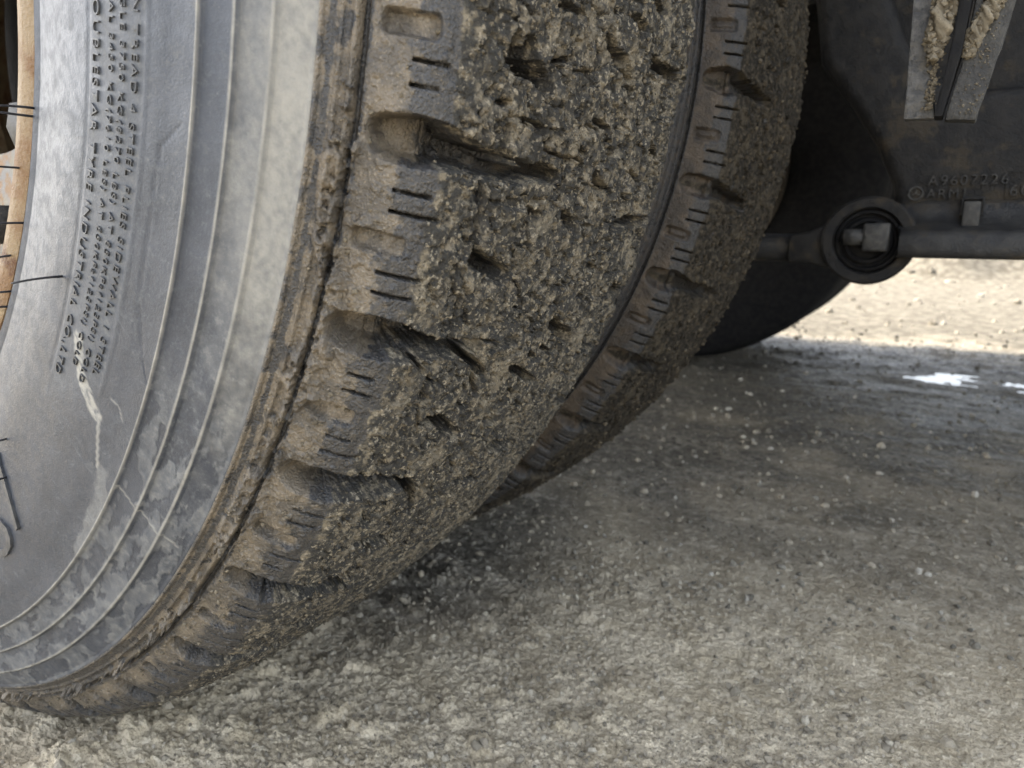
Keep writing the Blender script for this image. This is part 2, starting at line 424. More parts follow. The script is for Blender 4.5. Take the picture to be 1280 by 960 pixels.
def tread_height(TH, V, dirty, voids):
    """height in mm over the profile plus the masks, for angle TH (degrees) and arc length V (mm)"""
    U = TH * D2R * 525.
    ph = (TH - SLOT0 + PITCH_DEG / 2) % PITCH_DEG - PITCH_DEG / 2          # 0 at a slot
    du = ph * D2R * 525.
    kk = np.floor((TH - SLOT0 + PITCH_DEG / 2) / PITCH_DEG)
    rk = (_P[(kk.astype(np.int64) + 500) & 4095] / 4096.)
    h = np.zeros_like(TH)
    nlow = fbm(U / 22, V / 22, 3, 3); nmid = fbm(U / 6, V / 6, 9, 3); nfin = perlin(U / 1.7, V / 1.7, 15)
    # smooth lug side: film of mud
    side = sm(252, 256, V) * (1 - sm(283, 291, V))
    d1, d2, di = worley(U / 6.5, V / 6.5, 33)
    drops = sm(.22, .10, d1 / (.4 + di)) * (di > .45)
    low = 1 - .75 * sm(-34, -44, TH)
    h += side * (.35 * nlow + .45 * nmid * low + .16 * nfin * low + (.8 * drops if dirty else 0))
    # --- crust on the crown
    edge = 284 + 3.5 * nlow + 2.2 * nmid - 2.5 * sm(8, 2, abs(du))
    crust = sm(-2.5, 2.5, V - edge) * (1 - sm(503, 511, V + 5 * nmid))
    f1, f2, ci = worley(U / 3.1, V / 3.1, 2)
    g1, g2, gi = worley(U / 8.5 + nmid * .4, V / 8.5, 5)
    b1, b2, bi = worley(U / 1.55, V / 1.55, 21)
    amp = 1. if dirty else .6
    rug_ = .35 + .65 * sm(-28, -14, TH)
    grain = .8 * (1 - f1) * (.35 + .9 * ci) + .75 * (1 - b1) + 1.1 * rug_ * sm(.62, .30, g1) * sm(.55, .8, gi) + .25 * nfin
    rug = .28 + .52 * sm(-28, -14, TH + .02 * (V - 330))
    crown = rug * (2.6 * fbm(U / 13, V / 13, 31, 4) + 2.0 * nlow + 1.3 * (gi - .5) * sm(0, .12, g2 - g1))
    bi_i = (bi * 97).astype(int)
    grow = sm(284, 296, V)
    p1, p2, pi_ = worley(U / 23 + .35 * nlow, V / 17 + .3 * nlow + 3.3, 77)
    gapm = sm(-.10, .14, fbm(U / 15, V / 15, 83, 3))
    gap = sm(.085, .03, p2 - p1 + .04 * nmid) * gapm * sm(296, 304, V) * (.35 + .65 * rug)
    plate = 2.6 * (.4 + .6 * rug) * (pi_ - .5) * sm(.02, .20, p2 - p1)
    h += crust * (.5 + amp * grain * (.55 + .45 * grow) + (crown + plate) * grow)
    h -= crust * gap * (8.5 if dirty else 3.5)
    # crust flakes broken off: shallow pits with sharp rims
    pit = sm(.34, .39, fbm(U / 9, V / 9, 44, 4) * 1.6) * crust * grow
    h -= 1.9 * pit
    # short open cracks between clods
    ck = sm(.10, .03, (g2 - g1)) * sm(.08, .3, fbm(U / 16, V / 16, 61, 3) * 1.7) * crust * grow
    h -= 3.4 * ck * amp
    # --- circumferential steps between the block rows
    for vc, wd, dp in ((309.5, 1.0, 2.2), (342., 2.2, 2.0), (447., 2.2, 2.0), (481, 1.2, 2.0)):
        vv = V - vc - 3.2 * np.sin(TH * D2R * 360 / PITCH_DEG * 1.0 + vc) * (1 if vc > 320 else .35)
        m = sm(wd + .9, wd * .4, abs(vv)) * sm(-.12, .2, fbm(U / 30, V * 0 + vc, 71, 3))
        h -= dp * m
    # --- slots between the shoulder lugs
    hw = np.interp(V, [255, 262, 274, 286, 293, 300, 345], [5.2, 7.8, 9.2, 8.0, 6.6, 5.6, 3.6])
    cu = np.interp(V, [255, 285, 300, 345], [0, 0, -2.5, -5.5]) + .8 * nmid
    end = np.where(dirty, 318 + 30 * rk, 318 + 40 * rk)
    sl = np.maximum(abs(du - cu) - hw, np.maximum(255.6 - V, V - end))
    rc = np.minimum(np.hypot(np.maximum(abs(du - cu) - hw + 4, 0), np.maximum(259.6 - V, 0)) - 4, 0)
    sl = np.maximum(sl, np.hypot(np.maximum(abs(du - cu) - hw + 4, 0), np.maximum(259.6 - V, 0)) - 4)
    jit = (.6 if dirty else 1.3) * nmid + .5 * nfin * sm(284, 292, V) + (0. if dirty else 2.2 * nlow)
    slot = np.where(du > cu, sm(.4, -1.1, sl + jit), sm(.5, -3.4, sl + jit))
    slot_d = np.interp(V, [255, 262, 276, 292, 345], [10, 15, 20, 25, 20.0]) * (1. if dirty else .38 + .25 * rk)
    bed = 1.2 * fbm(U / 7, V / 7, 91, 3) + 6.0 * sm(.12, .4, fbm(U / 12, V / 12, 95, 3)) * sm(290, 300, V)
    step = 3.0 * sm(281, 282.5, V) * sm(289, 287.5, V)                      # the tie bar at the inner end of the slot
    h = h * (1 - slot * .85) - slot * (slot_d - bed - step)
    # raised lip of smeared mud along the lower wall of the slot
    # --- shallow recess half-way between
    pr = (TH - SLOT0 + PITCH_DEG / 2 + PITCH_DEG / 2) % PITCH_DEG - PITCH_DEG / 2
    dr = pr * D2R * 525. + .3
    q = np.hypot(np.maximum(abs(dr) - 4.4 + 2.6, 0), np.maximum(abs(V - 267) - 10.5 + 2.6, 0)) - 2.6
    rfill = np.where(dirty, _P[(np.floor((TH - SLOT0) / PITCH_DEG).astype(np.int64) + 900) & 4095] / 4096., _P[(np.floor((TH - SLOT0) / PITCH_DEG).astype(np.int64) + 1700) & 4095] / 4096.)
    rec = sm(.35, -1.3, q + .25 * nmid)
    rd = (4.6 if dirty else 2.8) - rfill * (2.6 if dirty else 1.6) * sm(-.3, .35, nlow + (V - 266) / 22)
    ring = 0. if dirty else sm(.2, -.6, np.hypot(np.maximum(abs(dr) - 1.2, 0), np.maximum(abs(V - 267) - 6.5, 0)) - .6)
    h -= rec * (rd - 1.3 * ring)
    # --- sipes
    sip = np.zeros_like(h)
    for i, o in enumerate(SIPES):
        d = abs(((TH - SLOT0 + o) + PITCH_DEG / 2) % PITCH_DEG - PITCH_DEG / 2)
        e = (283 + 4.5 * np.sin(kk * 2.3 + i * 1.7)) if dirty else 286 + 2.5 * np.sin(kk * 1.9 + i * 2.7)
        sip = np.maximum(sip, (d < .06) * (TH < -.2 if dirty else TH < 7.8) * (V > 268.6) * (V < e))
    h -= sip * (4.5 - 3.2 * sm(.15, .5, nlow + .3 * nmid))
    # --- voids and cracks where the photograph has them
    vd = np.zeros_like(h)
    for pts, wd, dp in voids:
        ua = [(a * D2R * 525, b) for a, b in pts]
        us = [x for x, _ in ua]; vs = [y for _, y in ua]
        m = (U > min(us) - 12) & (U < max(us) + 12) & (V > min(vs) - 12) & (V < max(vs) + 12)
        if not m.any(): continue
        q = min(1., wd / 4.)
        d = seg_dist(U[m], V[m], ua) + q * (1.5 * nmid[m] + .6 * nfin[m])
        wd = max(wd * (1.75 if wd > 2.2 else 1.3), 2.4); dp = max(dp * 1.5, 9.); k = sm(wd * .5 + .4, wd * .5 - .5, d)
        vd[m] = np.maximum(vd[m], k)
        hm = h[m]; h[m] = np.minimum(hm, hm * (1 - k) - dp * k)
    # --- masks
    crust = crust * (1 - np.clip(slot * 1.3, 0, 1)) * (1 - .95 * sm(.15, .6, vd)) * (1 - .9 * sm(.3, .8, gap))
    if not dirty: crust = np.maximum(crust, .75 * slot * sm(300, 285, V) * sm(.1, -.5, abs(du - cu) / hw - .55 + .5 * nlow))  # inner wheel slots: lit centre of the floor painted as paler crust
    mud = np.zeros_like(h)
    mud = np.maximum(mud, side * np.clip(sm(277, 259, V + 9 * nlow + 9 * nmid) * (.55 + .45 * low) + .22 * low, 0, 1))
    mud = np.maximum(mud, slot * (.35 + .65 * sm(-40, -29, TH) if dirty else 1.6) * np.clip(.40 + .9 * nlow + .5 * nmid + .40 * sm(-2, 3, cu - du) - .5 * sm(280, 290, V), 0, .92))
    mud = np.maximum(mud, rec * np.clip(.35 + rfill * .7 + nlow * .5, 0, 1))
    mud = np.maximum(mud, .5 * sm(.2, .8, vd) * sm(.15, .4, nlow)) * (1 - .9 * sm(.3, .8, gap))
    mud *= (1 - sip)
    # --- shoulder rings outside the lugs (236 to 252 mm)
    ring_h = 1.3 * sm(1.5, .3, abs(V - 237.)) + 1.0 * sm(1.3, .3, abs(V - 243.6)) + 1.5 * sm(1.6, .5, abs(V - 248.2)) - 3.2 * sm(1.5, .5, abs(V - 251.4))
    ring_h += .25 * nmid * sm(236, 240, V)
    out = 1 - sm(252.3, 253.0, V)
    h += ring_h * (V < 253.2)
    if dirty:
        # the rope of wet clay squeezed out along the shoulder, heaviest between the first two slots
        win = np.clip(sm(-13, -17, TH) * sm(-31, -25, TH) + .75 * sm(-31, -34, TH) * sm(-39, -36, TH) + .25 * sm(-12, -20, TH), 0, 1)
        vcen = 248.5 + 3.5 * nlow + 6.0 * sm(-17, -20, TH) * sm(-32, -26, TH) * (.35 + sm(-.2, .3, nlow))
        wd_ = 2.6 + 4.2 * win + 5.0 * nlow
        rope = sm(wd_ + 1.4, wd_ - 2.2, abs(V - vcen))
        cl = fbm(U / 6.5, V / 6.5, 111, 5, .6)
        blob = rope * sm(.02, .16, cl + .62 * win - .30 + .35 * nlow)
        h += blob * (2.0 + 4.6 * np.clip(cl + .25, 0, 1) + 1.5 * nmid + .5 * nfin)
        # scattered smears on the lug side
        smear = sm(.08, .2, fbm(U / 9, V / 9, 121, 4) * 1.5) * sm(275, 262, V) * (V > 252.5) * sm(-10, -16, TH)
        h += smear * low * (.9 + 1.2 * cl) * (1 - slot) * (1 - rec)
        mud = np.maximum(mud, np.maximum(blob, smear * .9 * low))
        ringmud = out * np.clip(.62 + .55 * sm(246, 250, V) + .5 * nmid + .6 * nlow - .5 * sm(1.6, .4, abs(V - 240.5)) - .3 * sm(-45, -60, TH), 0, 1)
        mud = np.maximum(mud, ringmud)
        # the far shoulder keeps torn notches in its crust
    else:
        mud = np.maximum(mud, out * .35)
    mud *= (1 - sm(.2, .9, (sm(1.4, .4, abs(V - 251.4)))) * .9)
    return h, np.clip(crust, 0, 1), np.clip(mud, 0, 1), vd, slot

def build_tread(wheel, y0, cols, rows, dirty, voids, mat):
    th = cols; v = rows
    TH, V = np.meshgrid(th, v)
    h, crust, mud, vd, slot = tread_height(TH, V, dirty, voids)
    P = surf(TH * D2R, V / 1000., h / 1000., y0)
    P[..., 2] = np.maximum(P[..., 2], -.012)
    N = grid_normals(P)
    # make sure normals point outwards
    if (N[len(v) // 2, len(th) // 2] * (P[len(v) // 2, len(th) // 2] - np.array([0, y0 + .157, R]))).sum() < 0: N = -N; flip = True
    else: flip = False
    F = grid_faces(len(v), len(th)); Fn = len(v) - 1, len(th) - 1
    tc = (.25 * (TH[:-1, :-1] + TH[1:, :-1] + TH[:-1, 1:] + TH[1:, 1:])).ravel(); vc = (.5 * (V[:-1, :-1] + V[1:, :-1])).ravel()
    k = np.floor((tc - SLOT0) / PITCH_DEG).astype(int)
    lab = np.zeros(len(tc), int)
    lab[vc < 252.4] = 1
    vis = (tc > -62) & (tc < -4)
    lab[(vc >= 252.4) & (vc < 309.5) & vis] = 100 + k[(vc >= 252.4) & (vc < 309.5) & vis] + 20
    lab[(vc >= 309.5) & (vc < 342) & vis] = 200 + k[(vc >= 309.5) & (vc < 342) & vis] + 20
    A = {'crust': crust, 'mud': mud}
    names = {0: 'tread_crown', 1: 'shoulder_rings'}
    for l in np.unique(lab):
        nm = names.get(l, 'shoulder_block' if 100 <= l < 200 else 'tread_block')
        me = sub_mesh(nm, P, N, A, F, lab == l, flip)
        link(nm, me, mat, wheel)
    return P, N, TH, V, crust, mud, vd, slot

# ================================================================ outer wheel
wheel = empty('truck_wheel', (0, .157, 0), 'muddy outer truck wheel nearest the camera with raised sidewall lettering and rusty rim edge', 'wheel', 'dual rear wheels')

cols = theta_columns([(-100, -75, .17), (-75, -46, .105), (-46, -7, .07), (-7, 3, .14), (3, 95.3, .7)], -62, 0)
rows = np.concatenate([np.arange(236, 253, .55), np.arange(253, 270, .72), np.array([268.55, 268.75]), np.arange(270, 345, .72), np.arange(345, 400, .95), np.arange(400, 540, 1.6)])
rows = np.unique(rows)
tP, tN, tTH, tV, tcr, tmud, tvd, tslot = build_tread(wheel, 0., cols, rows, True, VOIDS, M_TREAD)

# --- crumbs stuck on the crust (stuff, one part)
def pick(weight, n):
    p = weight.ravel().astype(float); p /= p.sum()
    i = RNG.choice(len(p), n, p=p, replace=True); return i
area = np.gradient(tTH, axis=1) * np.gradient(tV, axis=0)
def crumb_layer(name, mat, weight, n, r0, r1, P, N, lift=.35, ico=ICO1, parent=None, pw=2.5, smooth=False):
    i = pick(weight, n)
    rad = r0 + (r1 - r0) * RNG.random(n) ** pw
    pos = P.reshape(-1, 3)[i] + N.reshape(-1, 3)[i] * (rad * lift)[:, None] + RNG.normal(size=(n, 3)) * .0003
    me = crumbs_mesh(name, pos, rad, None, ico, .3, smooth)
    o = link(name, me, mat, parent); o['kind'] = 'stuff'; return o
seen = (tTH > -90) & (tTH < -5)
clump = sm(-.15, .35, fbm(tTH * 9.16 / 12, tV / 12, 201, 3))
wcr = area * seen * (1 - .75 * sm(-32, -46, tTH)) * tcr * (1 - tvd) * (tV > 286) * (.15 + clump) * np.where(tV > 430, .5, 1)
crumb_layer('mud_crumbs', M_CRUMB, wcr, 8500, .0002, .0012, tP, tN, .0, ICO1, wheel, 3.2)
wcl = area * seen * (tmud > .5) * (tV > 243) * (tV < 284) * (1 - tslot) * (.05 + sm(.0, .3, fbm(tTH * 9.16 / 10, tV / 10, 205, 3)))
crumb_layer('clay_beads', M_CLAY, wcl, 420, .0003, .0013, tP, tN, .1, ICO2, wheel, 3.0, True)

# --- sidewall with dust film
cs = np.concatenate([np.arange(-100, 3, .125), np.arange(3, 95.3, .9)]); rs = np.concatenate([np.arange(40, 186, 1.35), np.arange(186, 236.6, .62)])
TH, V = np.meshgrid(cs, rs); U = TH * D2R * 430.
h = np.zeros_like(V)
nl = fbm(U / 30, V / 30, 301, 3); nm_ = fbm(U / 9, V / 9, 305, 4); nf = fbm(U / 3, V / 3, 309, 3)
crest = np.zeros_like(V)
for vr, hh in ((192.1, 1.0), (206.7, 1.0), (221.5, 1.0)):
    dv = V - vr
    h += 1.7 * hh * np.where(dv > 0, sm(1.1, .1, dv), np.clip(1 + dv / 13.5, 0, 1) ** 1.5)
    crest = np.maximum(crest, sm(.85, .2, abs(dv + .35)))
h += .7 * sm(-1.2, 0, V - 235.6)
for vr in (72., 76.): h += 1.1 * sm(1.5, .3, abs(V - vr))             # bead rings
band = sm(132.6, 133.6, V) * sm(168.2, 167.2, V) * sm(-36.5, -35.0, TH - .12 * (V - 150)) * (TH < 0)
frame = np.maximum(sm(.8, .2, abs(V - 132.6)), sm(.8, .2, abs(V - 168.0))) * sm(-36.3, -35.4, TH - .12 * (V - 150))
h += .35 * frame - .45 * sm(1.4, .5, abs(V - 131.6)) * sm(-36.3, -35.4, TH)
h += .20 * nl + .06 * nm_
dust = .18 - .12 * sm(172, 130, V) + .12 * nl + .07 * sm(.0, .3, nm_)
dust += .30 * band + .04 * sm(-32, -18, TH) * sm(132, 100, V)
dust += .26 * sm(204, 209, V) * sm(-.75, .1, .6 * nm_ + .8 * nl) * (.4 + .6 * sm(-42, -25, TH)) + .28 * sm(219, 224, V) * sm(-30, -18, TH)
# flaking mud film low on the outer rings: crisp islands
flk = sm(.03, .09, fbm(U / 26, V / 13, 333, 5) + .12 * sm(-30, -48, TH)) * sm(190, 194, V) * sm(-24, -34, TH)
dust += .30 * flk; h += .25 * flk
edge_f = sm(.055, .02, abs(fbm(U / 26, V / 13, 333, 5) + .12 * sm(-30, -48, TH) - .03)) * sm(190, 194, V) * sm(-24, -34, TH)
dust -= .25 * edge_f
def line(pts, wd, amt, dp=0.):
    global dust, h
    d = seg_dist(U, V, [(a * D2R * 430., b) for a, b in pts]) + .15 * nf
    k = sm(wd, wd * .35, d); dust = dust + amt * k; h = h + dp * k; return k
zone = .46 * sm(220.5, 222.5, V) * sm(-36, -20, TH + 5 * nm_) + .24 * sm(206.5, 208, V) * (V < 221.5) * sm(-32, -16, TH + 6 * nm_)
pale = np.maximum(.07 * flk * sm(-.5, .2, nm_), zone * np.clip(.75 + .5 * nf + .5 * nl, 0, 1))
pale = np.maximum(pale, .62 * crest * np.clip(.75 + .6 * nm_, .35, 1))
k = line([(-35.0, 171), (-36.5, 174), (-38.6, 179.5)], 1.25, .4, .15); pale = np.maximum(pale, k * .38)
kk_ = sm(4.5, 2.5, seg_dist(U, V, [(a * D2R * 430., b) for a, b in [(-31.5, 146), (-33.6, 153), (-34.6, 162), (-35.2, 169)]]) + 3.2 * nm_)
pale = np.maximum(pale, kk_ * .55 * sm(-.5, .1, nf)); dust += .3 * kk_
kk_ = sm(5, 3.2, seg_dist(U, V, [(a * D2R * 430., b) for a, b in [(-38.6, 183), (-40, 187), (-43, 190), (-46, 191.5)]]) + 3.0 * nm_)
pale = np.maximum(pale, kk_ * .12); dust += .28 * kk_
k = line([(-33.2, 174), (-33.3, 180), (-34.0, 184)], .6, .3); pale = np.maximum(pale, .25 * k)
for v_ in (-38.5,):                                                        # mould seam across the rings
    k = line([(v_, 192), (v_ - .5, 207), (v_ - .9, 221), (v_ - 1.1, 231)], .7, .2, .2); pale = np.maximum(pale, .3 * k)
line([(-38.8, 86), (-38.3, 110), (-38.0, 137), (-39.4, 176)], .8, .35); line([(-37.6, 99), (-37.0, 120), (-38.2, 165)], .6, .3)
line([(-16.2, 187), (-17.5, 178), (-20.3, 175.7), (-26.2, 177), (-29.2, 185), (-30.4, 191)], .8, -.2, -.3)
for i in range(46):                                                        # scuffs
    a = RNG.uniform(-58, -12); b = RNG.uniform(75, 190); q = RNG.uniform(-.5, .5) + (1.2 if RNG.random() < .6 else 0); L = RNG.uniform(4, 26)
    line([(a, b), (a + L * math.sin(q) / 7.5 * -1, b + L * math.cos(q) * .6)], RNG.uniform(.5, .85), RNG.uniform(.15, .42))
dust += sm(.46, .52, fbm(U / 4, V / 4, 377, 3) * 1.6) * .2
h += flk * .15 * nf
h -= .0
P = surf(TH * D2R, V / 1000., h / 1000., 0.); P[..., 2] = np.maximum(P[..., 2], -.012)
N = grid_normals(P); flip = False
if N[60, 400, 1] > 0: N = -N; flip = True
F = grid_faces(len(rs), len(cs)); m = np.ones(len(F), bool)
link('sidewall', sub_mesh('sidewall', P, N, {'dust': np.clip(dust, 0, 1), 'pale': np.clip(pale, 0, 1)}, F, m, flip), M_SIDE, wheel)

# --- rest of the casing (back half, inner sidewall)
back = [tuple(x) for x in _pf[::10]] + [(.4659, .301), (.44, .309), (.40, .314), (.36, .312), (.33, .305), (.3045, .29), (.29, .25)]
bk = np.array(back); bk[:, 0] -= .004
def casing(name, parent, y0, mat):
    b = bk.copy(); b[:, 1] += y0
    me = lathe_y(name, b, 140, 0, R, False, 95 * D2R, 260 * D2R)
    link(name, me, mat, parent)
    b2 = b[bk[:, 1] > .280]
    me = lathe_y('inner_sidewall', b2, 110, 0, R, False, -100 * D2R, 95 * D2R); link('inner_sidewall', me, mat, parent)
casing('casing', wheel, 0., M_RUBBER)

# --- raised lettering on the sidewall
def text_mesh(name, body, size=1., extrude=.1, bevel=.0, res=3):
    cu = bpy.data.curves.new(name, 'FONT'); cu.body = body; cu.size = size; cu.extrude = extrude; cu.resolution_u = res
    cu.bevel_depth = bevel; cu.bevel_resolution = 0; cu.space_character = 1.2; cu.offset = -.012
    o = bpy.data.objects.new(name, cu); COL.objects.link(o)
    dg = bpy.context.evaluated_depsgraph_get()
    me = bpy.data.meshes.new_from_object(o.evaluated_get(dg)); me.name = name
    bpy.data.objects.remove(o); bpy.data.curves.remove(cu)
    return me
def sidewall_text(name, body, a0, a1, v0, v1, height, mat, parent, extr=None, thin=0.):
    me = text_mesh(name, body, 1., .5)
    c = np.empty(len(me.vertices) * 3, np.float32); me.vertices.foreach_get('co', c); c = c.reshape(-1, 3)
    x = (c[:, 0] - c[:, 0].min()) / (c[:, 0].max() - c[:, 0].min()); y = (c[:, 1] - 0.) / .70
    z = np.where(c[:, 2] > 0, height, -.4)
    a = (a0 + (a1 - a0) * x) * D2R; v = v0 + (v1 - v0) * y
    Q = surf(a, v / 1000., z / 1000., 0.)
    me.vertices.foreach_set('co', np.ascontiguousarray(Q, dtype=np.float32).ravel()); me.update()
    return link(name, me, mat, parent)
sidewall_text('raised_lettering', 'DOUBLESTAR TYRE INDUSTRIAL CO.,LTD', -10.15, -35.4, 136.0, 140.3, .85, M_LETTER, wheel)
sidewall_text('raised_lettering', 'DUAL 3450 KG(7610 LBS) AT 850KPa(123PSI) COLD', -9.7, -33.4, 147.0, 150.0, .8, M_LETTER, wheel)
sidewall_text('raised_lettering', 'SINGLE 3750 KG(8270 LBS) AT 850KPa(123PSI) COLD', -9.2, -34.0, 154.1, 157.1, .8, M_LETTER, wheel)
sidewall_text('raised_lettering', 'N TREAD 4 STEEL PLIES SIDEWALL 1 STEEL', -10.9, -32.6, 161.1, 164.4, .8, M_LETTER, wheel)
sidewall_text('raised_lettering', 'S', -52.3, -56.0, 120, 163, 1.6, M_LETTER, wheel)
sidewall_text('raised_lettering', '/', -48.6, -51.2, 118, 158, 1.6, M_LETTER, wheel)

# --- moulding hairs
for a, v, L, b in ((-19.2, 72, .028, .1), (-19.9, 71, .030, .0), (-29.6, 66, .024, .05), (-28.7, 125, .021, .08), (-36.9, 67, .02, .1), (-38.6, 68, .02, 0), (-46.6, 118, .014, .1), (-49.3, 131, .022, .3), (-33.6, 60, .02, .2), (-25, 58, .02, 0)):
    p0 = surf(np.array(a * D2R), np.array(v / 1000.), np.array(0.), 0.)
    t = np.linspace(0, 1, 6)[:, None]
    link('moulding_hair', tube('moulding_hair', p0 + t * np.array([0, -L, 0]) + (t ** 2) * np.array([.001, 0, -L * b]), np.linspace(.0006, .00042, 6), 7), M_HAIR, wheel)

# --- rim
rim = lathe_y('rim_flange', [(.307, .034), (.3125, .027), (.3135, .0195), (.3120, .0150), (.3060, .0130), (.2995, .0145), (.2955, .019), (.2915, .030)], 260, 0, R)
rimo = link('rim_flange', rim, M_RIM, wheel)
link('rim_well', lathe_y('rim_well', [(.2906, .030), (.284, .040), (.2815, .052), (.276, .062), (.270, .068)], 200, 0, R), M_RIMD, wheel)
link('rim_barrel', lathe_y('rim_barrel', [(.270, .068), (.262, .075), (.258, .10), (.257, .16), (.262, .26), (.29, .29)], 160, 0, R), M_RIM, wheel)
# disc with hand holes
def disc_mesh(name, y0):
    V = []; F = []
    nh = 10; per = 16; n = nh * per
    rad = [.256, .246, .205, .15, .10]
    yy = [.125, .118, .112, .122, .135]
    for j, r in enumerate(rad):
        for i in range(n):
            a = 2 * math.pi * i / n; V.append((r * math.cos(a), yy[j] + y0, R + r * math.sin(a)))
    for j in range(len(rad) - 1):
        for i in range(n):
            if j == 1 and (i % per) in range(3, 11): continue
            F.append([j * n + i, j * n + (i + 1) % n, (j + 1) * n + (i + 1) % n, (j + 1) * n + i])
    return poly_mesh(name, V, F, True)
link('rim_disc', disc_mesh('rim_disc', 0.), M_DISC, wheel)
for i in range(10):
    a = 2 * math.pi * (i + .05) / 10
    link('wheel_nut', tube('wheel_nut', [(.165 * math.cos(a), .118, R + .165 * math.sin(a)), (.165 * math.cos(a), .085, R + .165 * math.sin(a))], .016, 6), M_STEEL, wheel)
for o in list(wheel.children):
    o.location = (0, -.157, 0)

# ================================================================ inner wheel of the dual pair
SP = .3477
w2 = empty('truck_wheel', (0, SP + .157, 0), 'dirt-caked inner truck wheel half hidden behind the outer one, in the shade', 'wheel', 'dual rear wheels')
cols2 = theta_columns([(-80, -45, .24), (-45, 6, .13), (6, 12, .5), (12, 95.5, .9)], -62, 8)
rows2 = np.unique(np.concatenate([np.arange(236, 254, .8), np.arange(254, 292, 1.0), np.array([268.5, 268.8, 286.8, 287.1]), np.arange(292, 540, 1.45)]))
V2 = []
for k_ in range(-1, 8):
    c0 = SLOT0 - PITCH_DEG * (k_ - 1)
    V2.append(([(c0 - .1, 296), (c0 - .5, 318), (c0 - 1.0, 340 + 10 * (k_ % 3))], 5.5, 9))
for i in range(46):
    a = RNG.uniform(-60, 6); b = RNG.uniform(318, 500); q = RNG.uniform(-.8, .8)
    V2.append(([(a, b), (a + q, b + RNG.uniform(3, 9))], RNG.uniform(1.5, 4.5), 7))
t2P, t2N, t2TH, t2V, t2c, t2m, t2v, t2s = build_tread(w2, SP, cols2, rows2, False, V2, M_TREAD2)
ar2 = np.gradient(t2TH, axis=1) * np.gradient(t2V, axis=0)
crumb_layer('mud_crumbs', M_CRUMB2, ar2 * t2c * (1 - t2v) * (t2V > 290), 5000, .0005, .0026, t2P, t2N, .3, ICO1, w2, 3.)
b = bk.copy(); casing('casing', w2, SP, M_RUBBER)
me = lathe_y('sidewall', bk[:35] + [0, SP], 130, 0, R, False, -100 * D2R, 95 * D2R); link('sidewall', me, M_RUBBER, w2)
link('rim_barrel', lathe_y('rim_barrel', [(.303, SP + .02), (.298, SP + .03), (.26, SP + .08), (.258, SP + .25), (.30, SP + .29)], 90, 0, R), M_RIMD, w2)
for o in list(w2.children):
    o.location = (0, -(SP + .157), 0)

# ================================================================ the pair on the far side of the truck
def far_wheel(y0, label):
    e = empty('truck_wheel', (0, y0 + .157, 0), label, 'wheel', 'far rear wheels')
    pr = [(.29, .06), (.30, .03), (.33, .012), (.40, .0), (.44, .006), (.48, .02), (.505, .035), (.515, .043)]
    pr = pr + [(.5205, .056), (.5255, .09), (.526, .105), (.517, .107), (.517, .113), (.5265, .115), (.527, .157), (.5265, .199), (.517, .201), (.517, .207), (.526, .209), (.5255, .224), (.5205, .258)]
    pr = pr + [(r, .314 - y) for r, y in pr[7::-1]]
    link('tyre', lathe_y('tyre', [(r, y - .157) for r, y in pr], 120, 0, R), M_RUBBER, e)
    link('rim', lathe_y('rim', [(.302, -.135), (.29, -.12), (.265, -.08), (.26, .09), (.302, .135)], 80, 0, R), M_RIMD, e)
    return e
far_wheel(1.745, 'dark wheel across the truck in deep shadow, the inner one of its pair')
far_wheel(1.745 + SP, 'dark wheel across the truck beside the sunlit gravel, the outer one of its pair')

# ================================================================ suspension hanger casting
YH = .75
hang = empty('suspension_hanger', (.66, YH, .5), 'dark cast iron suspension bracket with raised part numbers and a bottom flange', 'bracket')
outline = [(.44, .78), (.496, .645), (.5127, .548), (.5548, .491), (.5792, .454), (.599, .412), (.6035, .385), (.606, .372), (.86, .372), (.90, .45), (.92, .60), (.95, .78)]
H = []
H.append(('web_plate', prism_y('web_plate', outline, YH + .028, YH + .05, .006), M_CAST))
pad = outline[:8] + [(.92, .372), (.92, .505), (.665, .508), (.626, .524), (.598, .563), (.578, .612), (.560, .78)]
def cast_pad(name):
    me = prism_y(name, pad, YH, YH + .05, .0001)
    bm = bmesh.new(); n2 = len(pad)
    v0 = [bm.verts.new((x, YH, z)) for x, z in pad]; v1 = [bm.verts.new((x, YH + .05, z)) for x, z in pad]
    bm.faces.new(v0); bm.faces.new(v1[::-1])
    for i in range(n2): bm.faces.new((v0[i], v1[i], v1[(i + 1) % n2], v0[(i + 1) % n2]))
    bmesh.ops.recalc_face_normals(bm, faces=bm.faces)
    es = [e for e in bm.edges if all(abs(v.co.y - YH) < 1e-6 for v in e.verts)]
    bmesh.ops.bevel(bm, geom=es, offset=.014, segments=6, affect='EDGES', profile=.5)
    bm.to_mesh(me); bm.free(); me.polygons.foreach_set('use_smooth', np.ones(len(me.polygons), bool)); me.set_sharp_from_angle(angle=.9); return me
H.append(('cast_pad', cast_pad('cast_pad'), M_CAST))
